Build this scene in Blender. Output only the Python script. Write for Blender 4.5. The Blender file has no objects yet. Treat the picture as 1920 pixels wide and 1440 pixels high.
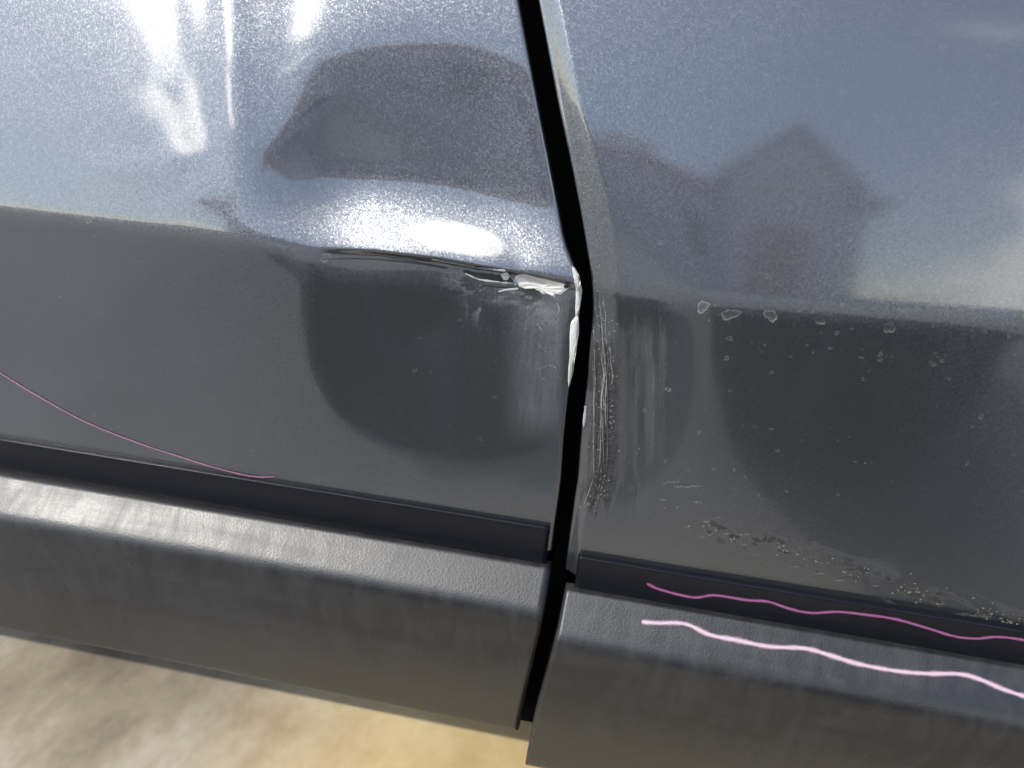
import bpy, bmesh, math, random
import numpy as np
from mathutils import Vector, Matrix
from mathutils.bvhtree import BVHTree

R = math.radians
random.seed(7); rng = np.random.default_rng(7)
scene = bpy.context.scene
C = scene.collection

# ------------------------------------------------------------------ camera
PW, PH, FPX = 1920, 1440, 1507.0
CY, CP, CR, CD, CZ = R(9), R(25), R(4), .36, .45
cf = np.array([-math.sin(CY)*math.cos(CP), math.cos(CY)*math.cos(CP), -math.sin(CP)])
cpos = np.array([0, 0, CZ]) - CD*cf
r0 = np.cross(cf, [0, 0, 1]); r0 /= np.linalg.norm(r0); u0 = np.cross(r0, cf)
cr = r0*math.cos(CR) + u0*math.sin(CR); cu = u0*math.cos(CR) - r0*math.sin(CR)
cam_d = bpy.data.cameras.new('camera'); cam = bpy.data.objects.new('camera', cam_d); C.objects.link(cam)
cam_d.sensor_width = 36; cam_d.lens = 36*FPX/PW; cam_d.clip_start = .01; cam_d.clip_end = 2000
cam_d.dof.use_dof = True; cam_d.dof.focus_distance = .352; cam_d.dof.aperture_fstop = 13.0
m = Matrix(((cr[0], cu[0], -cf[0], cpos[0]), (cr[1], cu[1], -cf[1], cpos[1]), (cr[2], cu[2], -cf[2], cpos[2]), (0, 0, 0, 1)))
cam.matrix_world = m
scene.camera = cam

# ------------------------------------------------------------------ sky, sun, exposure
SUN_EL, SUN_AZ = R(40), R(45)          # behind the camera, to its left
sdir = Vector((-math.sin(SUN_AZ)*math.cos(SUN_EL), -math.cos(SUN_AZ)*math.cos(SUN_EL), math.sin(SUN_EL)))
world = bpy.data.worlds.new('World'); scene.world = world; world.use_nodes = True
wt = world.node_tree; wn = wt.nodes; wl = wt.links; wn.clear()
wo = wn.new('ShaderNodeOutputWorld'); wb = wn.new('ShaderNodeBackground'); wb.inputs['Strength'].default_value = .15
sk = wn.new('ShaderNodeTexSky'); sk.sky_type = 'NISHITA'; sk.sun_disc = False
sk.sun_elevation = SUN_EL; sk.sun_rotation = math.atan2(sdir.x, sdir.y)
sk.dust_density = .35; sk.air_density = .8; sk.ozone_density = 1.2
tc = wn.new('ShaderNodeTexCoord'); mp = wn.new('ShaderNodeMapping'); mp.inputs['Scale'].default_value = (1, 1, 2.2)
mp.inputs['Location'].default_value = (3.1, 1.7, .4)
cn = wn.new('ShaderNodeTexNoise'); cn.inputs['Scale'].default_value = 2.6; cn.inputs['Detail'].default_value = 9
cn.inputs['Roughness'].default_value = .58; cn.inputs['Distortion'].default_value = .5
def wmath(op, a, b):
    nd = wn.new('ShaderNodeMath'); nd.operation = op
    for k, v in enumerate((a, b)):
        if isinstance(v, bpy.types.NodeSocket): wl.new(v, nd.inputs[k])
        else: nd.inputs[k].default_value = v
    return nd.outputs[0]
def wdot(d):
    nd = wn.new('ShaderNodeVectorMath'); nd.operation = 'DOT_PRODUCT'; wl.new(tc.outputs['Generated'], nd.inputs[0]); nd.inputs[1].default_value = d
    return wmath('MAXIMUM', nd.outputs['Value'], 0.0)
bank = Vector((-math.sin(R(32))*math.cos(R(25)), -math.cos(R(32))*math.cos(R(25)), math.sin(R(25))))
nfac = wmath('ADD', cn.outputs['Fac'], wmath('MULTIPLY', wmath('POWER', wdot(bank), 70.0), .30))
bank2 = Vector((math.sin(R(28))*math.cos(R(8)), -math.cos(R(28))*math.cos(R(8)), math.sin(R(8))))  # low cloud added out of view, mirrored as a white strip at far right
nfac = wmath('ADD', nfac, wmath('MULTIPLY', wmath('POWER', wdot(bank2), 110.0), .5))
bank3 = Vector((-math.sin(R(10))*math.cos(R(54)), -math.cos(R(10))*math.cos(R(54)), math.sin(R(54))))
nfac = wmath('ADD', nfac, wmath('MULTIPLY', wmath('POWER', wdot(bank3), 60.0), .34))
wz = wn.new('ShaderNodeSeparateXYZ'); wl.new(tc.outputs['Generated'], wz.inputs[0])
nfac = wmath('ADD', nfac, wmath('MULTIPLY', wmath('MAXIMUM', wmath('SUBTRACT', 1.0, wmath('MULTIPLY', wz.outputs['Z'], 8.0)), 0.0), .11))   # haze along the horizon
crp = wn.new('ShaderNodeValToRGB'); crp.color_ramp.elements[0].color = (.08, .08, .08, 1); crp.color_ramp.elements[0].position = .62; crp.color_ramp.elements[1].position = .70
wl.new(tc.outputs['Generated'], mp.inputs['Vector']); wl.new(mp.outputs[0], cn.inputs['Vector']); wl.new(nfac, crp.inputs['Fac'])
# clouds glow towards the sun
crad = wmath('ADD', wmath('MULTIPLY', wmath('POWER', wdot(sdir), 9.0), 40.0), 12.0)
ccol = wn.new('ShaderNodeCombineColor'); wl.new(crad, ccol.inputs[0]); wl.new(wmath('MULTIPLY', crad, .985), ccol.inputs[1]); wl.new(wmath('MULTIPLY', crad, .95), ccol.inputs[2])
cmx = wn.new('ShaderNodeMix'); cmx.data_type = 'RGBA'; wl.new(crp.outputs['Color'], cmx.inputs[0])
wl.new(sk.outputs['Color'], cmx.inputs[6]); wl.new(ccol.outputs[0], cmx.inputs[7]); wl.new(cmx.outputs[2], wb.inputs['Color']); wl.new(wb.outputs[0], wo.inputs[0])
sun_d = bpy.data.lights.new('sun', 'SUN'); sun_d.energy = 2.5; sun_d.angle = R(.53); sun_d.color = (1, .95, .87)
sun = bpy.data.objects.new('sun', sun_d); C.objects.link(sun)
sun.rotation_euler = sdir.to_track_quat('Z', 'Y').to_euler(); sun.location = (0, 0, 5)
vs = scene.view_settings; vs.view_transform = 'Standard'; vs.look = 'None'; vs.gamma = 1; vs.exposure = 1.08
vs.use_curve_mapping = False
cy = scene.cycles; cy.max_bounces = 5; cy.diffuse_bounces = 2; cy.glossy_bounces = 4; cy.transparent_max_bounces = 6; cy.transmission_bounces = 2
cy.caustics_reflective = False; cy.caustics_refractive = False

# ------------------------------------------------------------------ helpers
def pray(px, py):
    v = cf + (px-PW/2)/FPX*cr - (py-PH/2)/FPX*cu
    return Vector(cpos), Vector(v/np.linalg.norm(v))
def proj(X, Y, Z):
    q0, q1, q2 = X-cpos[0], Y-cpos[1], Z-cpos[2]
    z = q0*cf[0]+q1*cf[1]+q2*cf[2]
    return PW/2+FPX*(q0*cr[0]+q1*cr[1]+q2*cr[2])/z, PH/2-FPX*(q0*cu[0]+q1*cu[1]+q2*cu[2])/z
def sstep(a, b, x):
    t = np.clip((x-a)/(b-a), 0, 1); return t*t*(3-2*t)
def softp(x, s):                                    # soft max(x,0)
    return .5*(x+np.sqrt(x*x+s*s))
def gauss(x, s): return np.exp(-(x/s)**2)
def vnoise(x, y, seed=0):                           # smooth value noise on arrays
    xi, yi = np.floor(x).astype(int), np.floor(y).astype(int); fx, fy = x-xi, y-yi
    fx = fx*fx*(3-2*fx); fy = fy*fy*(3-2*fy)
    def h(a, b):
        n = (a*374761393 + b*668265263 + seed*1442695041) & 0x7fffffff
        n = ((n ^ (n >> 13))*1274126177) & 0x7fffffff
        return ((n ^ (n >> 16)) & 0xffff)/65535.0
    return (h(xi, yi)*(1-fx)+h(xi+1, yi)*fx)*(1-fy)+(h(xi, yi+1)*(1-fx)+h(xi+1, yi+1)*fx)*fy
def fbm(x, y, o=4, seed=0):
    s = 0; a = .5
    for k in range(o): s = s+a*vnoise(x*2**k, y*2**k, seed+k); a *= .5
    return s
def inpoly_sdf(px, py, poly):                       # signed distance in pixels, positive inside
    P = np.array(poly, float); d = np.full(px.shape, 1e9); ins = np.zeros(px.shape, bool)
    n = len(P)
    for i in range(n):
        a, b = P[i], P[(i+1) % n]; e = b-a
        t = np.clip(((px-a[0])*e[0]+(py-a[1])*e[1])/(e@e), 0, 1)
        d = np.minimum(d, np.hypot(px-a[0]-t*e[0], py-a[1]-t*e[1]))
        c = ((a[1] > py) != (b[1] > py)) & (px < (b[0]-a[0])*(py-a[1])/((b[1]-a[1]) if b[1] != a[1] else 1e-9)+a[0])
        ins ^= c
    return np.where(ins, d, -d)
def smooth_poly(pts, n=8, closed=True):             # Catmull-Rom
    P = [Vector(p) for p in pts]; out = []; L = len(P)
    rngk = range(L) if closed else range(L-1)
    for i in rngk:
        if closed: a, b, c, d = P[(i-1) % L], P[i], P[(i+1) % L], P[(i+2) % L]
        else: a, b, c, d = P[max(i-1, 0)], P[i], P[i+1], P[min(i+2, L-1)]
        for k in range(n):
            t = k/n
            out.append(tuple(.5*((2*b)+(c-a)*t+(2*a-5*b+4*c-d)*t*t+(3*b-a-3*c+d)*t**3)))
    if not closed: out.append(tuple(P[-1]))
    return out
def link(name, me, mat=None, parent=None, smooth=True):
    o = bpy.data.objects.new(name, me); C.objects.link(o)
    if mat: me.materials.append(mat)
    if smooth: me.polygons.foreach_set('use_smooth', [True]*len(me.polygons))
    if parent: o.parent = parent
    return o
def meshpd(name, v, f, mat=None, parent=None, smooth=True):
    me = bpy.data.meshes.new(name); me.from_pydata(v, [], f); me.update()
    return link(name, me, mat, parent, smooth)
def gridmesh(name, X, Y, Z, mat, parent, flip=False, attrs=None):
    n, mcols = X.shape
    co = np.stack([X, Y, Z], -1).reshape(-1, 3)
    idx = np.arange(n*mcols).reshape(n, mcols)
    q = np.stack([idx[:-1, :-1], idx[:-1, 1:], idx[1:, 1:], idx[1:, :-1]], -1).reshape(-1, 4)
    if flip: q = q[:, ::-1]
    me = bpy.data.meshes.new(name)
    me.vertices.add(len(co)); me.vertices.foreach_set('co', co.ravel().astype(np.float32))
    me.loops.add(q.size); me.loops.foreach_set('vertex_index', np.ascontiguousarray(q).ravel().astype(np.int32))
    me.polygons.add(len(q)); me.polygons.foreach_set('loop_start', np.arange(0, q.size, 4, dtype=np.int32))
    me.update(calc_edges=True); me.validate()
    for k, a in (attrs or {}).items():
        at = me.attributes.new(k, 'FLOAT', 'POINT'); at.data.foreach_set('value', np.ascontiguousarray(a, dtype=np.float32).ravel())
    return link(name, me, mat, parent)

# ------------------------------------------------------------------ materials
class NT:
    def __init__(s, name):
        s.m = bpy.data.materials.new(name); s.m.use_nodes = True; s.t = s.m.node_tree; s.t.nodes.clear()
        s.out = s.t.nodes.new('ShaderNodeOutputMaterial')
    def n(s, typ, **kw):
        nd = s.t.nodes.new('ShaderNode'+typ)
        for k, v in kw.items():
            if k in nd.inputs.keys(): s.set(nd.inputs[k], v)
            else: setattr(nd, k, v)
        return nd
    def set(s, sock, v):
        if isinstance(v, bpy.types.NodeSocket): s.t.links.new(v, sock)
        else: sock.default_value = v
    def noise(s, scale, detail=4, rough=.55, vec=None, dist=0):
        nd = s.n('TexNoise'); nd.inputs['Scale'].default_value = scale; nd.inputs['Detail'].default_value = detail
        nd.inputs['Roughness'].default_value = rough; nd.inputs['Distortion'].default_value = dist
        if vec: s.t.links.new(vec, nd.inputs['Vector'])
        return nd
    def math(s, op, a, b=0.0, clamp=False):
        nd = s.n('Math', operation=op); nd.use_clamp = clamp; s.set(nd.inputs[0], a); s.set(nd.inputs[1], b); return nd.outputs[0]
    def ramp(s, fac, stops):
        nd = s.n('ValToRGB'); s.set(nd.inputs['Fac'], fac); e = nd.color_ramp.elements
        while len(e) < len(stops): e.new(.5)
        for k, (p, c) in enumerate(stops): e[k].position = p; e[k].color = c if len(c) == 4 else (*c, 1)
        return nd.outputs['Color']
    def mix(s, fac, a, b):
        nd = s.n('Mix', data_type='RGBA'); s.set(nd.inputs[0], fac); s.set(nd.inputs[6], a); s.set(nd.inputs[7], b); return nd.outputs[2]
    def mixf(s, fac, a, b):
        nd = s.n('Mix', data_type='FLOAT'); s.set(nd.inputs[0], fac); s.set(nd.inputs[2], a); s.set(nd.inputs[3], b); return nd.outputs[0]
    def vmath(s, op, a, b=None, scale=None):
        nd = s.n('VectorMath', operation=op); s.set(nd.inputs[0], a)
        if b is not None: s.set(nd.inputs[1], b)
        if scale is not None: nd.inputs['Scale'].default_value = scale
        return nd.outputs[0]
    def coord(s): return s.n('TexCoord').outputs['Object']
    def mapped(s, sc, rot=(0, 0, 0)):
        nd = s.n('Mapping'); s.t.links.new(s.coord(), nd.inputs['Vector']); nd.inputs['Scale'].default_value = sc; nd.inputs['Rotation'].default_value = rot
        return nd.outputs[0]
    def attr(s, name): return s.n('Attribute', attribute_name=name).outputs['Fac']
    def bsdf(s, **kw):
        nd = s.n('BsdfPrincipled')
        for k, v in kw.items(): s.set(nd.inputs[k.replace('_', ' ')], v)
        return nd
    def done(s, sh): s.t.links.new(sh, s.out.inputs['Surface']); return s.m
    def bump(s, h, strength, dist):
        nd = s.n('Bump'); nd.inputs['Strength'].default_value = strength; nd.inputs['Distance'].default_value = dist; s.set(nd.inputs['Height'], h); return nd.outputs[0]

def mat_paint():
    n = NT('metallic_paint')
    vo = n.n('TexVoronoi'); vo.inputs['Scale'].default_value = 2000
    n.t.links.new(n.coord(), vo.inputs['Vector'])
    off = n.vmath('SCALE', n.vmath('SUBTRACT', vo.outputs['Color'], (.5, .5, .5)), scale=.18)
    geo = n.n('NewGeometry').outputs['Normal']
    flake = n.vmath('NORMALIZE', n.vmath('ADD', geo, off))
    dirt, scuff = n.attr('dirt'), n.attr('scuff')
    fine = n.noise(900, 1, .6).outputs['Fac']
    streak = n.noise(60, 2, .6, n.mapped((9, 9, .7))).outputs['Fac']
    strk2 = n.noise(150, 3, .65, n.mapped((6, 6, .55))).outputs['Fac']
    dn = n.math('MULTIPLY', dirt, n.math('ADD', n.math('MULTIPLY', fine, .35), n.math('ADD', n.math('MULTIPLY', streak, .55), n.math('MULTIPLY', strk2, .9))), True)
    dmask = n.ramp(dn, [(.25, (0, 0, 0)), (.95, (1, 1, 1))])
    base = (.082, .086, .092, 1)
    col = n.mix(dmask, base, n.ramp(n.noise(300, 2).outputs['Fac'], [(.3, (.004, .0037, .0033)), (.7, (.021, .019, .016))]))
    sc = n.math('MULTIPLY', scuff, n.math('ADD', .35, streak), True)
    col = n.mix(sc, col, (.36, .38, .39, 1))
    metal = n.math('MULTIPLY', n.math('SUBTRACT', 1, dmask), .88)
    coat = n.math('SUBTRACT', 1, n.math('MAXIMUM', dmask, n.math('MULTIPLY', sc, .6)), True)
    wav = n.bump(n.noise(260, 0).outputs['Fac'], .006, .0006)          # orange peel
    dust = n.noise(40, 2, .65).outputs['Fac']
    p = n.bsdf(Base_Color=col, Metallic=metal, Roughness=n.mixf(dmask, .33, .8), Normal=flake, Coat_Weight=coat,
               Coat_Roughness=n.mixf(dust, .055, .105), Coat_Normal=wav, Coat_IOR=1.7)
    return n.done(p.outputs[0])
def mat_plastic():
    n = NT('grained_plastic')
    vo = n.n('TexVoronoi', feature='SMOOTH_F1'); vo.inputs['Scale'].default_value = 900
    vo.inputs['Smoothness'].default_value = .6
    n.t.links.new(n.mapped((1, 1, 1)), vo.inputs['Vector'])
    h = n.math('ADD', vo.outputs['Distance'], n.math('MULTIPLY', n.noise(500, 3).outputs['Fac'], .6))
    st = n.noise(30, 4, .65, n.mapped((3.2, 1, .9), (0, R(-38), 0)), .6).outputs['Fac']
    bl = n.noise(11, 4, .6).outputs['Fac']
    sm = n.ramp(n.math('ADD', n.math('MULTIPLY', st, .6), n.math('MULTIPLY', bl, .4)), [(.44, (0, 0, 0)), (.66, (1, 1, 1))])
    col = n.mix(sm, (.007, .0071, .0078, 1), (.016, .0162, .0168, 1))
    p = n.bsdf(Base_Color=col, Roughness=n.mixf(sm, .38, .50), Specular_IOR_Level=.52, Normal=n.bump(h, .16, .0005))
    return n.done(p.outputs[0])
def mat_simple(name, col, rough=.6, var=.25, scale=200, metallic=0, spec=.5, bump=0, coat=0):
    n = NT(name)
    f = n.noise(scale, 5, .6).outputs['Fac']
    c2 = tuple(min(1, c*(1+var)) for c in col); c1 = tuple(c*(1-var) for c in col)
    c = n.ramp(f, [(.3, c1), (.7, c2)])
    kw = dict(Base_Color=c, Roughness=rough, Metallic=metallic, Specular_IOR_Level=spec, Coat_Weight=coat)
    if bump: kw['Normal'] = n.bump(f, .6, bump)
    return n.done(n.bsdf(**kw).outputs[0])
def mat_crayon(name, col, cover):
    n = NT(name)
    f = n.noise(1700, 3, .7).outputs['Fac']
    a = n.attr('edge')
    al = n.ramp(n.math('ADD', n.math('MULTIPLY', a, .40), n.math('MULTIPLY', f, .8)), [(.62-cover, (0, 0, 0)), (.78-cover, (1, 1, 1))])
    c = n.mix(n.noise(700, 4, .7).outputs['Fac'], tuple(v*.62 for v in col)+(1,), tuple(min(1, v*1.15) for v in col)+(1,))
    p = n.bsdf(Base_Color=c, Roughness=.6, Alpha=al, Normal=n.bump(f, .4, .0003))
    return n.done(p.outputs[0])
def mat_spot():
    n = NT('dried_water_mark')
    f = n.noise(1200, 3, .6).outputs['Fac']
    a = n.attr('edge')
    al = n.math('MULTIPLY', a, n.ramp(f, [(.38, (.0, .0, .0)), (.70, (.55, .55, .55))]))
    p = n.bsdf(Base_Color=(.62, .62, .60, 1), Roughness=.5, Alpha=al)
    return n.done(p.outputs[0])
def mat_ground():
    n = NT('stained_concrete')
    a = n.noise(5, 6, .62).outputs['Fac']; b = n.noise(75, 8, .72, dist=.4).outputs['Fac']; c = n.noise(240, 4, .6).outputs['Fac']
    sep = n.n('SeparateXYZ'); n.t.links.new(n.coord(), sep.inputs[0])
    side = n.math('ADD', sep.outputs['X'], n.math('MULTIPLY', n.math('SUBTRACT', a, .5), .25))
    tan = n.ramp(b, [(.34, (.17, .105, .035)), (.47, (.42, .30, .13)), (.60, (.66, .54, .32))])
    grey = n.ramp(b, [(.36, (.05, .038, .024)), (.47, (.26, .215, .155)), (.60, (.58, .53, .46))])
    road = n.ramp(b, [(.38, (.20, .207, .218)), (.62, (.36, .367, .378))])
    mp_ = n.n('MapRange'); mp_.inputs['From Min'].default_value = -.30; mp_.inputs['From Max'].default_value = -.12
    n.t.links.new(side, mp_.inputs['Value'])
    col = n.mix(mp_.outputs[0], grey, tan)
    front = n.math('ADD', sep.outputs['Y'], n.math('MULTIPLY', n.math('SUBTRACT', a, .5), .2))
    mp2 = n.n('MapRange'); mp2.inputs['From Min'].default_value = -.34; mp2.inputs['From Max'].default_value = -.07
    n.t.links.new(front, mp2.inputs['Value'])
    col = n.mix(mp2.outputs[0], road, col)
    col = n.mix(n.math('MULTIPLY', c, .35), col, (.14, .12, .09, 1))
    p = n.bsdf(Base_Color=col, Roughness=.9, Normal=n.bump(n.math('ADD', b, c), .7, .004))
    return n.done(p.outputs[0])

M = dict(paint=mat_paint(), plastic=mat_plastic(), ground=mat_ground(), spot=mat_spot(),
         strip=mat_simple('near_black_band', (.0055, .006, .0085), .3, .3, 60, spec=.14),
         black=mat_simple('dark_seal', (.004, .004, .004), .9, .3, 60, spec=.05),
         primer=mat_simple('bare_primer', (.50, .49, .46), .75, .45, 420, bump=.0006),
         crack=mat_simple('open_crack', (.008, .008, .008), .7, .4, 400),
         flake=mat_simple('lifted_paint_edge', (.26, .265, .26), .4, .35, 800, bump=.0003),
         mud=mat_simple('dried_mud', (.10, .085, .06), .9, .6, 500, bump=.0006),
         scrape=mat_crayon('scraped_paint', (.30, .31, .31), -.06),
         soot=mat_crayon('dark_scrape', (.012, .011, .010), .0), film=mat_crayon('dust_film', (.085, .08, .073), -.10),
         grit=mat_simple('pale_grit', (.10, .095, .085), .7, .7, 900),
         pink=mat_crayon('pink_crayon', (.40, .285, .34), .07), magenta=mat_crayon('magenta_crayon', (.30, .095, .22), .05),
         thinpink=mat_crayon('thin_pink_crayon', (.42, .19, .29), .0))

# ------------------------------------------------------------------ ground
g = meshpd('ground', [(-60, -60, 0), (60, -60, 0), (60, 60, 0), (-60, 60, 0)], [(0, 1, 2, 3)], M['ground'], None, False)
g['kind'] = 'structure'; g['label'] = 'stained tan concrete ground under the car'

# ------------------------------------------------------------------ car
car = bpy.data.objects.new('car', None); C.objects.link(car)
car['label'] = 'dark grey metallic car with dented, scraped neighbouring doors'; car['category'] = 'car'

zt = np.linspace(-.30, .45, 3001)                    # section: tilt of the skin against height above the crease
def section(up0, up1, lo0, lo1, soft):
    up = np.radians(np.clip(up0+(zt)*up1, 0, 22)); lo = np.radians(np.clip(lo0+zt*lo1, -16, 0))
    k = .5+.5*np.tanh(zt/soft)
    sl = -np.tan(lo*(1-k)+up*k)
    w = np.concatenate([[0], np.cumsum((sl[1:]+sl[:-1])/2*np.diff(zt))]); w -= np.interp(0, zt, w)
    return lambda d: np.interp(d, zt, w)
secL = section(12.5, 18, -9, -15, .0035)
secR = section(8, 45, -9, -10, .0040)
def zcL(X): return .5022+.0*X
def zcR(X): return np.interp(X, [-.1, .035, .2, .6], [.494, .4965, .5045, .515])
def zat(px, py, w):                                 # height where the line of sight meets the plane at offset w
    o, v = pray(px, py); return (o+v*((-w-o.y)/v.y)).z
def unp(px, py, sec, zc, w0):
    o, v = pray(px, py); w = w0
    for _ in range(12):
        p = o+v*((-w-o.y)/v.y); w = float(sec(p.z-zc(p.x)))+w0
    return p.x, p.z
GL = [(976, 0), (994, 100), (1011, 200), (1029, 300), (1047, 400), (1061, 470), (1080, 505), (1091, 535), (1091, 580), (1085, 640), (1068, 740), (1060, 820), (1055, 900), (1041, 1000), (1034, 1060)]
GR = [(1007, 0), (1026, 100), (1045, 200), (1067, 300), (1086, 400), (1097, 470), (1103, 510), (1108, 545), (1108, 600), (1104, 640), (1096, 740), (1087, 820), (1081, 900), (1066, 1000), (1056, 1090)]
def gapline(pts, sec, zc, w0, dx):
    q = sorted((z, x) for x, z in (unp(px, py, sec, zc, w0) for px, py in pts))
    zs = [a for a, _ in q]; xs = [b+dx for _, b in q]
    k = (xs[-1]-xs[-3])/(zs[-1]-zs[-3])
    return [.20]+zs+[.85], [xs[0]]+xs+[xs[-1]+k*(.85-zs[-1])]
gLz, gLx = gapline(GL, secL, zcL, 0, -.0024)
gRz, gRx = gapline(GR, secR, zcR, .000, .0019)
def spl(Z, zs, xs):
    r = 0
    for o in (-.005, -.0025, 0, .0025, .005): r = r+np.interp(Z+o, zs, xs)
    return r/5
def XeL(Z): return spl(Z, gLz, gLx)
def XeR(Z): return spl(Z, gRz, gRx)

POCKET = smooth_poly([(585, 420), (576, 580), (588, 690), (645, 785), (760, 838), (890, 858), (1000, 842), (1060, 800)], 6, False)+[(1500, 700), (1500, 100), (600, 100)]
def blur(A, k):                                      # box blur twice on the panel grid
    for _ in range(2):
        for ax in (0, 1):
            P = np.concatenate([np.repeat(np.take(A, [0], ax), k, ax), A, np.repeat(np.take(A, [-1], ax), k, ax)], ax)
            c = np.cumsum(P, ax); n_ = A.shape[ax]
            A = (np.take(c, range(2*k, 2*k+n_), ax)-np.take(c, range(0, n_), ax))/(2*k)
    return A
def dispL(X, Z, px, py):
    yr = np.interp(px, [0, 500, 600, 700, 820, 950, 1070, 1200], [385, 452, 470, 476, 490, 514, 536, 550])   # fold line
    a = py-yr                                         # >0 below the fold
    D = 0*X
    # upper scoop: sinks slowly from above, then turns up sharply to the fold
    yb = yr-112
    ys = 40+.0013*(px-800)**2; t = np.clip((py-ys)/np.maximum(yb-ys, 40), 0, 1); t2 = np.clip((yr+22-py)/(yr+22-yb), 0, 1)
    prof = np.minimum(t, t2)
    env = sstep(430, 640, px)*(1-.42*sstep(860, 1090, px))
    D -= blur(.0120*prof*env, 11)
    # fold lip stands out a little
    D += .0016*gauss(a+14, 24)*sstep(620, 820, px)*sstep(1090, 1000, px)
    # small press marks by the edge
    D -= .0022*gauss(px-1000, 34)*gauss(py-560, 40)*(a > -5)
    D -= .0025*gauss(px-960, 20)*gauss(py-500, 22)
    # buckles spreading from a knock at upper left
    up = sstep(-5, -60, a)
    xr = 432+(py-200)*.02
    D += .0013*gauss(px-xr, 22)*sstep(420, 180, py)*up
    D -= .0006*gauss(px-xr-70-(200-py)*.25, 30)*sstep(330, 120, py)*up
    D -= .0006*gauss(px-xr+75+(200-py)*.22, 32)*sstep(330, 120, py)*up
    t1 = (py-330)+(px-430)*.55; D += .0005*gauss(t1, 26)*sstep(440, 330, px)*sstep(60, 300, px)*up
    t2 = (py-250)+(px-520)*.75; D += .0005*gauss(t2, 22)*sstep(440, 520, px)*sstep(700, 560, px)*up
    D += .00105*(fbm((px+.25*py)/62., py/120., 4, 11)-.5)*np.exp(-((px-420)/210.)**2-((py-220)/250.)**2)*up
    D += .0007*gauss(py-(330-(px-150)*.28)+18*np.sin(px/60.), 20)*sstep(90, 200, px)*sstep(430, 330, px)*up
    D = blur(D, 7)
    # pocket under the fold: deepest against the fold and towards the gap, running out smoothly below
    s = np.minimum(inpoly_sdf(px, py, POCKET), 2.0*(np.interp(py, [450, 560, 700, 830], [1100, 1092, 1078, 1060])-px))*.000239
    dp = .125*np.maximum(s, 0); dp = .0105*(1-np.exp(-dp/.0105))*1.15
    D -= blur(dp, 5)*sstep(2, 16, a+6)
    # gentle overall waviness
    D += .0007*(fbm(px/420., py/420., 2, 3)-.5)+.0005*(fbm(px/260., py/170., 2, 33)-.5)
    return D
def dispR(X, Z, px, py):
    D = 0*X
    D += .0009*(fbm(px/520., py/520., 2, 23)-.5)
    D -= .004*gauss(px-1120, 130)*gauss(py-640, 260)
    return D
def wL(X, Z):
    w = secL(Z-zcL(X))
    for _ in range(2): px, py = proj(X, -w, Z); 
    return w+dispL(X, Z, px, py)
W_R = .003
def wR(X, Z):
    w = secR(Z-zcR(X))+W_R
    px, py = proj(X, -w, Z)
    w = w+dispR(X, Z, px, py)
    s = X-XeR(Z)                                     # crushed leading edge leans inwards
    wid = np.interp(Z, [.34, .40, .46, .50, .54, .57, .61, .8], [.005, .006, .0105, .0105, .0115, .0085, .0075, .0075])
    w -= .0034*np.clip(1-s/wid, 0, 1.2)**1.3
    return w

def door(name, side, zlo, zhi, xfar, wfun, xe, attrfun):
    dz = .0007
    Zs = np.concatenate([np.arange(zlo, .62, dz), np.arange(.62, zhi, .004)])
    s = np.concatenate([np.arange(0, .31, .00072), np.linspace(.31, xfar, 120)[1:]])
    ZZ, SS = np.meshgrid(Zs, s, indexing='ij')
    E0 = xe(ZZ)
    XX = E0-SS if side < 0 else E0+SS
    w = wfun(XX, ZZ)
    # rounded hem and the flange behind it
    rr = .0016
    cols_x, cols_w = [], []
    for a in np.radians([90, 75, 60, 45, 30, 15]):
        pass
    w0 = w[:, :1]; e0 = XX[:, :1]
    sg = 1 if side < 0 else -1
    fx, fw = [], []
    for dpt in (.022, .012, .005, .003): fx.append(e0+sg*(rr-max(0, dpt-.003)*.9)); fw.append(w0-dpt)
    for a in np.radians([75, 55, 35, 18]): fx.append(e0+sg*rr*np.sin(a)); fw.append(w0-rr*(1-np.cos(a)))
    XX2 = np.concatenate(fx+[XX], 1); w2 = np.concatenate(fw+[w], 1); Z2 = np.repeat(ZZ[:, :1], XX2.shape[1], 1)
    px, py = proj(XX2, -w2, Z2)
    o = gridmesh(name, XX2, -w2, Z2, M['paint'], car, flip=(side < 0), attrs=attrfun(px, py, XX2, Z2))
    return o
def attrL(px, py, X, Z):
    dirt = .25*sstep(780, 1000, py)*fbm(px/60., py/25., 4, 5)  # faint low tint where the ground is mirrored, put into the dirt mask
    sm = sstep(930, 1000, px)*sstep(1062, 1040, px)*sstep(540, 620, py)*sstep(850, 760, py)
    scuff = .45*sm
    scuff += .8*gauss(px-905, 26)*gauss(py-575, 26)*(fbm(px/9., py/40., 3, 8) > .52)
    scuff += .5*sstep(40, 0, np.abs(py-np.interp(px, [780, 1070], [505, 560])-10))*sstep(780, 900, px)*sstep(1080, 1000, px)*(fbm(px/22., py/9., 3, 9) > .5)
    return dict(dirt=dirt, scuff=np.clip(scuff, 0, 1))
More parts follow.
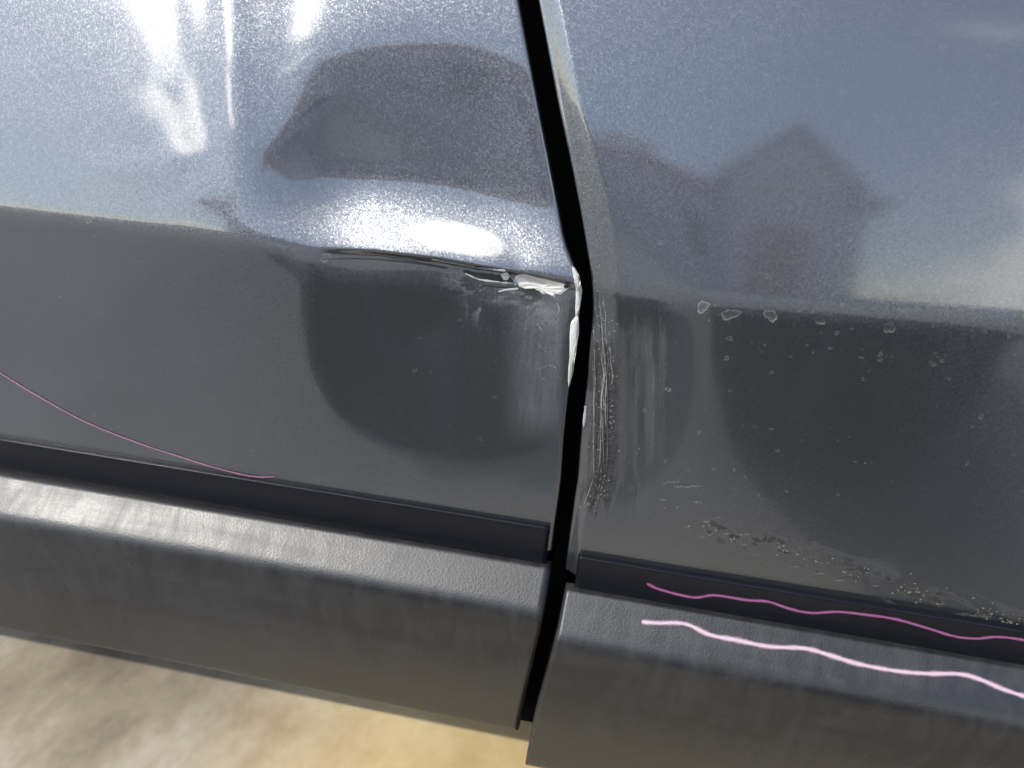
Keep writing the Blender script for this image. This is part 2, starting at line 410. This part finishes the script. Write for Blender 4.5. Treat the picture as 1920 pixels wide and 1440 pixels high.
def attrR(px, py, X, Z):
    e = np.interp(py, [0, 330, 560, 700, 900, 1000, 1100], [1040, 1105, 1138, 1145, 1140, 1080, 1065])
    core = sstep(-75, -25, px-e)*sstep(40, 4, px-e)*sstep(560, 680, py)*sstep(985, 900, py)
    smear = gauss(px-(e+75), 60)*sstep(545, 640, py)*sstep(990, 860, py)
    drip = gauss(px-1150, 60)*sstep(880, 940, py)*sstep(985, 965, py)*sstep(.42, .62, fbm(px/16., py/120., 3, 41))
    up = .12*sstep(-70, -40, px-e)*sstep(30, 0, px-e)*sstep(180, 300, py)*sstep(560, 420, py)
    cl = 960+(px-1230)*.315
    b = sstep(.50, .66, fbm(px/45., (py-cl)/16., 4, 51))
    band = gauss(py-cl, 34)*sstep(1200, 1320, px)*b*1.1
    dust = .30*sstep(960, 1050, py)*sstep(1110, 1000, py)
    fine = .22*gauss(py-(555+(px-1140)*.07+22), 16)*sstep(1150, 1250, px)*fbm(px/12., py/60., 3, 6)
    dirt = np.clip(1.0*core+.55*smear*fbm(px/14., py/160., 3, 61)*1.6+drip+up+band+dust+fine, 0, 1.2)
    sc = .22*gauss(px-(e+92), 30)*sstep(590, 660, py)*sstep(950, 800, py)*(fbm(px/7., py/220., 2, 71))
    return dict(dirt=dirt, scuff=np.clip(sc, 0, 1))
doorL = door('door', -1, .348, .78, 1.25, wL, XeL, attrL)
doorL['label'] = 'door with a deep creased dent beside the gap'
doorR = door('door', 1, .336, .78, 1.15, wR, XeR, attrR)
doorR['label'] = 'door with a crushed, muddy leading edge'

# sweep of a (w, Z) section along the car, with a rounded end beside the gap
def sweep(name, prof, xend, xfar, side, mat, parent, rr=.003, back=.03, n=240):
    P = np.array(prof); T = np.gradient(P, axis=0); T /= np.linalg.norm(T, axis=1)[:, None]
    N = np.stack([T[:, 1]*-1, T[:, 0]], 1)
    if N[:, 0].mean() < 0: N = -N                    # outward = +w
    xe = np.array([xend(z) for z in P[:, 1]])
    cols = []
    ins = P.copy(); ins[:, 0] = np.minimum(ins[:, 0]-rr, P[:, 0].min()-back)
    cols.append((xe, ins))
    cols.append((xe, P-N*rr*1.6))
    for a in np.radians([0, 20, 40, 60, 80]): cols.append((xe+(-side)*0+side*rr*(1-np.sin(a)), P-N*rr*(1-np.cos(np.pi/2-a))))
    L = abs(xfar)
    for t in np.linspace(0, 1, n)**1.3:
        cols.append((xe+side*(rr+(L-.02)*t), P))
    X = np.stack([c[0] for c in cols], 1); Wv = np.stack([c[1][:, 0] for c in cols], 1); Z = np.stack([c[1][:, 1] for c in cols], 1)
    return gridmesh(name, X, -Wv, Z, mat, parent, flip=(side > 0))
def rounded(pts, radii, seg=8):
    out = []; P = [np.array(p, float) for p in pts]
    for i, p in enumerate(P):
        r = radii[i]
        if r == 0 or i in (0, len(P)-1): out.append(tuple(p)); continue
        a = (P[i-1]-p); b = (P[i+1]-p); a /= np.linalg.norm(a); b /= np.linalg.norm(b)
        q0, q1 = p+a*r, p+b*r
        for t in np.linspace(0, 1, seg): out.append(tuple((1-t)**2*q0+2*t*(1-t)*p+t*t*q1))
    res = [out[0]]
    for q in out[1:]:                                 # even spacing along long runs
        k = max(1, int(np.hypot(q[0]-res[-1][0], q[1]-res[-1][1])/.006)); a = res[-1]
        for t in range(1, k+1): res.append((a[0]+(q[0]-a[0])*t/k, a[1]+(q[1]-a[1])*t/k))
    return res
def strip_for(z0, z1, wb, o):                         # z0 bottom, z1 top
    return rounded([(wb-.012, z1), (wb+o, z1-.0005), (wb+o-.003, (z0+z1)/2), (wb+o-.006, z0), (wb-.012, z0-.002)], [0, .0012, .004, .001, 0], 5)
wbL = float(secL(.376-.5022)); wbR = float(secR(.365-.4965))+W_R
stL = sweep('lower_dark_band', strip_for(zat(500, 974, wbL-.004), zat(520, 905, wbL), wbL, .0012), lambda z: XeL(z)-.0005, 1.25, -1, M['strip'], doorL)  # near-black band along the door just above the cladding
stR = sweep('lower_dark_band', strip_for(zat(1500, 1180, wbR-.004), zat(1500, 1110, wbR), wbR, .0012), lambda z: XeR(z)+.0045, 1.15, 1, M['strip'], doorR, rr=.002)
def clad(top, wback, wedge, zedge, zbot):
    return rounded([(wback-.004, top+.001), (wback+.0015, top), (wedge, zedge), (wedge-.004, (zedge+zbot)/2), (wedge-.016, zbot+.004), (wedge-.050, zbot+.002)], [0, .0012, .006, .02, .007, 0], 9)
tL = sweep('cladding', clad(zat(500, 976, wbL-.002), wbL-.003, -.002, zat(500, 1062, -.002), zat(500, 1296, -.016)), lambda z: np.interp(z, [.22, .24, .31, .36], [.0150, .0165, .0235, .0245]), 1.25, -1, M['plastic'], doorL, rr=.0035)
tR = sweep('cladding', clad(zat(1500, 1182, wbR-.002), wbR-.003, .0, zat(1500, 1284, .0), .188), lambda z: np.interp(z, [.20, .24, .31, .36], [.0215, .0240, .0320, .0345]), 1.15, 1, M['plastic'], doorR, rr=.0025)

# dark body behind the gap and the floor of the car
def box(name, x0, x1, y0, y1, z0, z1, mat, parent):
    v = [(x, y, z) for x in (x0, x1) for y in (y0, y1) for z in (z0, z1)]
    f = [(0, 1, 3, 2), (4, 6, 7, 5), (0, 4, 5, 1), (2, 3, 7, 6), (0, 2, 6, 4), (1, 5, 7, 3)]
    return meshpd(name, v, f, mat, parent, False)
box('door_jamb', -1.2, 1.15, .045, .09, zat(985, 1352, -.045), .76, M['black'], car)
box('floor_pan', -1.2, 1.15, .095, 1.4, .30, .34, M['black'], car)

# ------------------------------------------------------------------ marks on the skin
bpy.context.view_layer.update()
def cast(px, py, objs):
    o, v = pray(px, py); best = None
    for ob in objs:
        ok, loc, nor, _ = ob.ray_cast(o, v, distance=2)
        if ok and (best is None or (loc-o).length < best[2]): best = (loc, nor if nor.dot(v) < 0 else -nor, (loc-o).length)
    return best
def edge_attr(o, vals):
    a = o.data.attributes.new('edge', 'FLOAT', 'POINT'); a.data.foreach_set('value', np.array(vals, np.float32))
def ribbon(name, pts, width, objs, mat, parent, off=.00025, bulge=.0002, rough=.25, step=4, taper=True, seed=1):
    P = smooth_poly([(p[0], p[1]) for p in pts], 10, False)
    wd = width if isinstance(width, (list, tuple)) else [width]*len(pts)
    wp = np.interp(np.linspace(0, len(pts)-1, len(P)), range(len(pts)), wd)
    rs = np.random.default_rng(seed); v = []; f = []; e = []; prev = False; NC = 5
    wob = np.interp(np.arange(len(P))*.35, np.arange(len(P)+2), rs.random(len(P)+2))*.7+rs.random(len(P))*.3
    for i, p in enumerate(P):
        a, b = P[max(i-1, 0)], P[min(i+1, len(P)-1)]
        t = Vector((b[0]-a[0], b[1]-a[1])).normalized(); n_ = Vector((-t.y, t.x))
        wv = wp[i]*.5*(1+rough*(wob[i]-.5)*2)
        if taper: wv *= min(1, .35+i/3, .35+(len(P)-1-i)/3)
        row = []
        for k in range(NC):
            q = -1+2*k/(NC-1)
            h = cast(p[0]+n_.x*q*wv, p[1]+n_.y*q*wv, objs)
            if h is None: row = None; break
            row.append((h[0]+h[1]*(off+bulge*(1-q*q)), 1-abs(q)))
        if row is None: prev = False; continue
        base = len(v)
        for c_, w_ in row: v.append(c_); e.append(w_)
        if prev:
            for k in range(NC-1): f.append((base-NC+k, base-NC+k+1, base+k+1, base+k))
        prev = True
    o = meshpd(name, v, f, mat, parent); edge_attr(o, e); return o
def blob(name, poly, objs, mat, parent, thick=.0006, off=.0002, n=2, jitter=2.0, seed=3, wfall=None):
    P = smooth_poly(poly, n); rs = np.random.default_rng(seed)
    cx, cyy = np.mean([p[0] for p in P]), np.mean([p[1] for p in P]); v = []; f = []; L = len(P)
    for ring, hgt in ((1, 0), (.86, 1), (.45, 1.15)):
        for p in P:
            j = jitter if ring < 1 else jitter*.5
            x, y = cx+(p[0]-cx)*ring+(rs.random()-.5)*j, cyy+(p[1]-cyy)*ring+(rs.random()-.5)*j
            h = cast(x, y, objs)
            if h is None: oo, vv = pray(x, y); h = (oo+vv*((-(wfall or 0)-oo.y)/vv.y), Vector((0, -1, .2)), 0)
            v.append(h[0]+h[1]*(off+thick*hgt*(.6+.8*rs.random())))
    v.append(sum((Vector(q) for q in v[2*L:3*L]), Vector())/L)
    for r_ in range(2):
        for i in range(L): f.append((r_*L+i, r_*L+(i+1) % L, (r_+1)*L+(i+1) % L, (r_+1)*L+i))
    for i in range(L): f.append((2*L+i, 2*L+(i+1) % L, 3*L))
    return meshpd(name, v, f, mat, parent, smooth=False)
def rings(name, items, objs, mat, parent):            # items: x, y, rx, ry, strength, lower-heavy
    v = []; f = []; e = []
    for (x, y, rx, ry, st, lo) in items:
        N = 14; base = len(v); ok = True; loc = []
        for ri, rr_ in enumerate((.0, .62, .86, 1.0)):
            for k in range(N if rr_ else 1):
                a = 2*math.pi*k/N; wob = 1+.20*math.sin(2*a+x*1.7)+.14*math.sin(3*a+y*.9)+.10*math.sin(5*a+x*.37)
                h = cast(x+rx*rr_*wob*math.cos(a), y+ry*rr_*wob*math.sin(a), objs)
                if h is None: ok = False; break
                al = (.10, .25, 1.0, 0)[ri]*st*((1-lo)+lo*max(0, math.sin(a)) if rr_ else .5)
                loc.append((h[0]+h[1]*(.0002+.0001*(ri == 2)), al))
            if not ok: break
        if not ok: continue
        for c_, a_ in loc: v.append(c_); e.append(a_)
        for k in range(N): f.append((base, base+1+k, base+1+(k+1) % N))
        for r_ in range(2):
            b0 = base+1+r_*N
            for k in range(N): f.append((b0+k, b0+N+k, b0+N+(k+1) % N, b0+(k+1) % N))
    o = meshpd(name, v, f, mat, parent); edge_attr(o, e); return o
DL, DR = [doorL], [doorR]
# crayon strokes
ribbon('crayon_line', [(-30, 682), (0, 698), (60, 735), (160, 790), (260, 830), (330, 853), (400, 875), (470, 892), (516, 893)], [5, 5, 6, 5, 5, 6, 5, 6, 6], [doorL, stL], M['thinpink'], doorL, rough=.3)
ribbon('crayon_line', [(1213, 1093), (1240, 1105), (1300, 1119), (1340, 1115), (1400, 1124), (1440, 1127), (1480, 1140), (1520, 1148), (1570, 1146), (1620, 1151), (1680, 1160), (1740, 1177), (1790, 1192), (1830, 1196), (1870, 1193), (1920, 1199), (1990, 1215)], 10, [stR, doorR], M['magenta'], doorR, rough=.22, seed=4)
ribbon('crayon_line', [(1203, 1166), (1230, 1168), (1285, 1170), (1330, 1190), (1380, 1200), (1440, 1212), (1510, 1216), (1560, 1230), (1610, 1245), (1680, 1258), (1740, 1263), (1800, 1264), (1840, 1275), (1880, 1292), (1920, 1305), (1990, 1322)], 17, [tR], M['pink'], doorR, off=.0002, bulge=.00015, rough=.3, seed=5)
# torn paint along the fold
blob('bare_patch', [(967, 517), (985, 514), (1010, 520), (1040, 527), (1062, 533), (1068, 538), (1056, 548), (1050, 552), (1042, 550), (1040, 557), (1030, 548), (1020, 552), (1010, 545), (1000, 540), (992, 537), (980, 540), (968, 532)], DL, M['primer'], doorL, .0007)
blob('bare_patch', [(941, 512), (952, 510), (956, 519), (949, 526), (941, 521)], DL, M['primer'], doorL, .0006)
blob('bare_edge', [(1072, 498), (1083, 512), (1089, 530), (1089, 560), (1085, 585), (1079, 592), (1080, 560), (1080, 535), (1075, 518)], DL, M['primer'], doorL, .0003, jitter=2.5, seed=8)
blob('bare_edge', [(1083, 592), (1084, 620), (1079, 660), (1073, 700), (1065, 726), (1066, 690), (1069, 650), (1069, 610), (1075, 598)], DL, M['primer'], doorL, .0003, jitter=3, seed=9)
ribbon('crack', [(775, 486), (830, 491), (880, 500), (935, 508), (952, 516), (966, 530), (985, 540)], [2, 4, 6, 5, 6, 7, 2], DL, M['crack'], doorL, rough=.6, seed=11)
ribbon('crack', [(868, 508), (900, 516), (930, 521), (962, 528)], [3, 11, 13, 4], DL, M['crack'], doorL, rough=.5, seed=12)
ribbon('crack', [(905, 533), (940, 537), (968, 539)], [3, 8, 4], DL, M['crack'], doorL, rough=.5, seed=13)
ribbon('crack', [(600, 486), (680, 484), (760, 490), (840, 503)], [1, 3, 4, 2], DL, M['crack'], doorL, rough=.8, seed=14)
blob('crack', [(1058, 532), (1066, 529), (1070, 533), (1062, 537)], DL, M['crack'], doorL, .0002, off=.0012, jitter=1)
for k, (pts, wd) in enumerate([([(810, 485), (860, 494), (910, 503), (948, 507)], 3), ([(872, 512), (900, 524), (940, 529), (965, 531)], 3), ([(935, 547), (950, 543), (972, 541)], 4), ([(893, 538), (900, 543), (914, 538)], 2),
        ([(833, 520), (860, 528), (874, 530)], 2), ([(990, 497), (1010, 496), (1032, 498), (1040, 500)], 2), ([(1014, 594), (1022, 609)], 3), ([(1009, 605), (1020, 626)], 4), ([(1012, 645), (1018, 652), (1028, 650)], 2),
        ([(1015, 708), (1013, 694), (1020, 686), (1038, 685), (1043, 691)], 3), ([(1040, 598), (1046, 604), (1050, 596)], 3), ([(1046, 568), (1050, 580), (1044, 592)], 5), ([(955, 516), (963, 524), (968, 535)], 3),
        ([(1088, 506), (1080, 496), (1076, 480)], 2)]):
    ribbon('lifted_paint', pts, wd, DL, M['flake'] if k in (0, 1, 2, 12) else M['scrape'], doorL, bulge=.0004, rough=.9, seed=20+k)
# vertical scrapes down the crushed edge
rs2 = np.random.default_rng(5)
for k in range(22):
    y0 = 545+rs2.random()*230; y1 = min(985, y0+60+rs2.random()*210); dx = -rs2.random()*34+3
    pts = [(float(np.interp(y, [540, 700, 900, 1000], [1134, 1145, 1140, 1105]))+dx+rs2.normal()*1.5, y) for y in np.linspace(y0, y1, 6)]
    ribbon('scrape', pts, 2+rs2.random()*3.5, DR, M['scrape'] if k % 2 else M['soot'], doorR, off=.0001, bulge=.0001, rough=.9, seed=60+k)
for k in range(12):
    x = 1158+k*8.5+rs2.normal()*4; y0 = 565+rs2.random()*60; y1 = 760+rs2.random()*200
    ribbon('scrape', [(x, y0), (x+rs2.normal()*2, (y0+y1)/2), (x+rs2.normal()*4, y1)], 2+rs2.random()*7, DR, M['film'], doorR, off=.0001, bulge=.00003, rough=.8, seed=90+k)
ribbon('lifted_paint', [(1101, 684), (1099, 700), (1101, 722), (1099, 760), (1095, 800)], [4, 8, 5, 4, 3], DR, M['flake'], doorR, bulge=.0006, rough=.7, seed=44)
# dried drips
rings('water_mark', [(1318, 575, 13, 11, .9, .3)], DR, M['spot'], doorR); rings('water_mark', [(1369, 589, 18, 11, .9, .6)], DR, M['spot'], doorR)
rings('water_mark', [(1445, 591, 14, 11, .9, .5)], DR, M['spot'], doorR); rings('water_mark', [(1537, 600, 11, 8, .9, .9)], DR, M['spot'], doorR)
rings('water_mark', [(1668, 614, 10, 13, .8, .8)], DR, M['spot'], doorR); rings('water_mark', [(1253, 730, 6, 4, .9, .1)], DR, M['spot'], doorR)
rings('water_mark', [(612, 483, 11, 8, .6, .3)], DL, M['spot'], doorL); rings('water_mark', [(845, 466, 7, 8, .5, .2)], DL, M['spot'], doorL); rings('water_mark', [(167, 414, 6, 6, .6, .2)], DL, M['spot'], doorL)
rs = np.random.default_rng(99)
def scatter(n, x0, x1, y0, y1, smin, smax, st, lo):
    return [(x0+(x1-x0)*rs.random(), y0+(y1-y0)*rs.random(), s_ := smin+(smax-smin)*rs.random()**3, s_*(.6+.4*rs.random()), st*(.4+.6*rs.random()), lo*rs.random()) for _ in range(n)]
sp = scatter(100, 1180, 1920, 570, 980, 1.6, 6, .8, .8)+scatter(40, 1160, 1900, 40, 540, 2, 6, .45, .3)+scatter(60, 1260, 1900, 560, 680, 1.6, 5, .9, .9)
k = rings('spatter', sp, DR, M['spot'], doorR); k['kind'] = 'stuff'
sp = scatter(90, 0, 1040, 400, 860, 1.5, 4.5, .6, .6)+scatter(40, 500, 1030, 100, 470, 2, 6, .45, .2)
k = rings('spatter', sp, DL, M['spot'], doorL); k['kind'] = 'stuff'
cres = [(x+10*rs.random(), y+6*rs.random(), 6+10*rs.random()**2, 2.5+2*rs.random(), .75, 1.0) for x, y in [(1240, 903), (1268, 905), (1300, 905), (1237, 931), (1300, 934), (1345, 968), (1322, 972), (1360, 996), (1330, 998), (1400, 996), (1310, 1000), (1410, 1038), (1290, 905), (1255, 895), (1395, 1018), (1480, 1058), (1530, 1070), (1570, 1080), (1640, 1095), (1700, 1106), (1760, 1130), (1840, 1150), (1890, 1160)]]
k = rings('drip_edges', cres, DR, M['spot'], doorR); k['kind'] = 'stuff'

def grit(name, items, objs, mat, parent):
    v = []; f = []
    for x, y, r_ in items:
        h = cast(x, y, objs)
        if h is None: continue
        c, n_ = h[0], h[1]; t = n_.orthogonal().normalized(); b_ = n_.cross(t); base = len(v); r_ *= .000239; ph_ = rs.random()*6
        for k in range(5):
            a_ = ph_+k*1.2566; q = r_*(.6+.7*rs.random()); v.append(c+t*math.cos(a_)*q+b_*math.sin(a_)*q+n_*.00005)
        v.append(c+n_*r_*.7)
        for k in range(5): f.append((base+k, base+(k+1) % 5, base+5))
    o = meshpd(name, v, f, mat, parent, False); o['kind'] = 'stuff'; return o
def edge_x(y): return np.interp(y, [560, 700, 900, 1000], [1138, 1145, 1140, 1100])
it = []
for _ in range(300):
    y = 560+400*rs.random()**.8; it.append((edge_x(y)-30*rs.random()**1.5+rs.normal()*9, y, .8+1.4*rs.random()**2))
for _ in range(130):
    y = 250+300*rs.random(); it.append((np.interp(y, [180, 330, 560], [1062, 1090, 1122])+rs.normal()*7, y, .7+1.1*rs.random()**2))
grit('grit', it, DR, M['grit'], doorR)
it = []
for _ in range(420):
    x = 1230+690*rs.random(); y = 958+(x-1230)*.315+rs.normal()*10
    if vnoise(np.array([x/38.]), np.array([y/14.]), 5)[0] > .5: it.append((x, y, .9+2.2*rs.random()**2))
grit('mud_crumbs', it, DR, M['mud'], doorR)

# ------------------------------------------------------------------ unseen dark props added before the car so the doors mirror dark shapes
M['canvas'] = mat_simple('black_canvas', (.020, .018, .0175), .85, .3, 300, bump=.0006)
M['navy'] = mat_simple('navy_canvas', (.017, .019, .028), .85, .3, 300, bump=.0006)
M['webbing'] = mat_simple('blue_grey_webbing', (.10, .11, .16), .7, .3, 600, bump=.0005)
M['zip'] = mat_simple('zip_metal', (.25, .25, .26), .4, .3, 900, metallic=.8)
def prop(name, label, cat, cx, wy, lx, ly, h, rot, mat, sag):
    root = bpy.data.objects.new(name, None); C.objects.link(root); root.location = (cx, -wy, 0); root.rotation_euler.z = rot
    root['label'] = label; root['category'] = cat
    nu, nv = 48, 25; v = []; f = []
    for j in range(nv):
        t = -math.pi/2+math.pi*j/(nv-1)
        for i_ in range(nu):
            a_ = 2*math.pi*i_/nu
            def se(c, p): return math.copysign(abs(c)**p, c)
            cz = se(math.sin(t), .6); cxy = se(math.cos(t), .45) if abs(math.cos(t)) > 1e-6 else 0
            x = lx/2*cxy*se(math.cos(a_), .55); y = ly/2*cxy*se(math.sin(a_), .6)
            wr = 1+.025*math.sin(7*a_+3*t)+.018*math.sin(13*a_-2*t)
            z = h/2*(1+cz)*(1-sag*math.exp(-(x/(lx*.22))**2)*max(0, cz))
            v.append((x*wr, y*wr, max(.002, z)))
    for j in range(nv-1):
        for i_ in range(nu): f.append((j*nu+i_, j*nu+(i_+1) % nu, (j+1)*nu+(i_+1) % nu, (j+1)*nu+i_))
    meshpd('shell', v, f, mat, root)
    def tube(nm, pts, r_, m_):
        P = [Vector(p) for p in smooth_poly(pts, 6, False)]; vv = []; ff = []
        for i_, p in enumerate(P):
            t = (P[min(i_+1, len(P)-1)]-P[max(i_-1, 0)]).normalized(); n1 = t.orthogonal().normalized(); n2 = t.cross(n1)
            for k in range(8): a_ = k*math.pi/4; vv.append(p+(n1*math.cos(a_)*1.6+n2*math.sin(a_))*r_)
        for i_ in range(len(P)-1):
            for k in range(8): ff.append((i_*8+k, i_*8+(k+1) % 8, i_*8+8+(k+1) % 8, i_*8+8+k))
        meshpd(nm, vv, ff, m_, root)
    for sy in (-1, 1):
        y0 = sy*ly*.5
        tube('handle', [(-lx*.2, y0*1.03, h*.25), (-lx*.18, y0*1.0, h*.7), (-lx*.10, y0*.55, h*1.02), (lx*.10, y0*.55, h*1.02), (lx*.18, y0*1.0, h*.7), (lx*.2, y0*1.03, h*.25)], .008, M['webbing'])
    tube('zip', [(-lx*.42, 0, h*.93), (-lx*.2, 0, h*(1-.4*sag)), (0, 0, h*(1.005-sag)), (lx*.2, 0, h*(1-.4*sag)), (lx*.42, 0, h*.93)], .004, M['zip'])
    return root
prop('dark_mirror_prop', 'low black bag added to be mirrored as the dark oval in the dented door', 'prop', -.22, .63, .36, .30, .20, R(4), M['canvas'], .12)
prop('navy_mirror_prop', 'navy bag added to be mirrored as the dark round shape in the muddy-edged door', 'prop', .285, .58, .34, .34, .27, R(-8), M['navy'], .15)

# ------------------------------------------------------------------ low house across the yard, seen only mirrored in the upper door
M['render'] = mat_simple('mauve_render', (.80, .69, .72), .9, .12, 6, bump=.01)
M['tile'] = mat_simple('terracotta_tile', (.50, .24, .17), .85, .3, 12, bump=.01)
M['pane'] = mat_simple('window_glass', (.03, .035, .04), .1, .2, 3)
M['frame'] = mat_simple('white_frame', (.75, .74, .72), .6, .1, 10)
house = bpy.data.objects.new('house', None); C.objects.link(house); house.location = (0, -14, 0)
house['label'] = 'low mauve house with terracotta roof mirrored above the crease of the muddy-edged door'; house['category'] = 'house'
def hbox(nm, x0, x1, y0, y1, z0, z1, m_, par=house): return box(nm, x0, x1, y0, y1, z0, z1, m_, par)
hbox('wall', -7.6, 3.4, -4, 0, 0, 2.75, M['render'])
rf = meshpd('roof', [(-7.9, .35, 2.75), (3.7, .35, 2.75), (3.7, -4.35, 2.75), (-7.9, -4.35, 2.75), (-7.9, .35, 2.95), (3.7, .35, 2.95), (3.7, -4.35, 2.95), (-7.9, -4.35, 2.95), (-7.2, -2, 3.5), (3.0, -2, 3.5)],
       [(0, 3, 2, 1), (0, 1, 5, 4), (1, 2, 6, 5), (2, 3, 7, 6), (3, 0, 4, 7), (4, 5, 9, 8), (5, 6, 9), (6, 7, 8, 9), (7, 4, 8)], M['tile'], house, False)
hbox('chimney', -1.2, -.8, -2.4, -2.0, 3.3, 4.1, M['render'], rf)
meshpd('gable', [(.9, .6, 0), (2.9, .6, 0), (2.9, .6, 3.2), (1.9, .6, 4.35), (.9, .6, 3.2), (.9, -2, 0), (2.9, -2, 0), (2.9, -2, 3.2), (1.9, -2, 4.35), (.9, -2, 3.2)],
       [(0, 1, 2, 3, 4), (9, 8, 7, 6, 5), (1, 6, 7, 2), (0, 4, 9, 5), (2, 7, 8, 3), (3, 8, 9, 4)], M['render'], house, False)
for sx in (-1, 1):
    x0, x1 = 1.9, 1.9+sx*1.25
    meshpd('gable_roof', [(x0, .8, 4.37), (x1, .8, 3.0), (x1, -2.2, 3.0), (x0, -2.2, 4.37), (x0, .8, 4.52), (x1, .8, 3.15), (x1, -2.2, 3.15), (x0, -2.2, 4.52)],
           [(0, 1, 2, 3), (4, 7, 6, 5), (0, 4, 5, 1), (1, 5, 6, 2), (2, 6, 7, 3), (3, 7, 4, 0)], M['tile'], house, False)
for x0 in (-6.8, -4.6, -2.4, -.5):
    wn_ = hbox('window', x0, x0+.9, 0, .05, .9, 2.1, M['frame']); hbox('pane', x0+.06, x0+.84, .05, .065, .96, 2.04, M['pane'], wn_)
dr_ = hbox('house_door', 1.45, 2.35, .6, .65, 0, 2.05, M['tile']); hbox('handle', 2.2, 2.25, .65, .72, 1.0, 1.12, M['zip'], dr_)
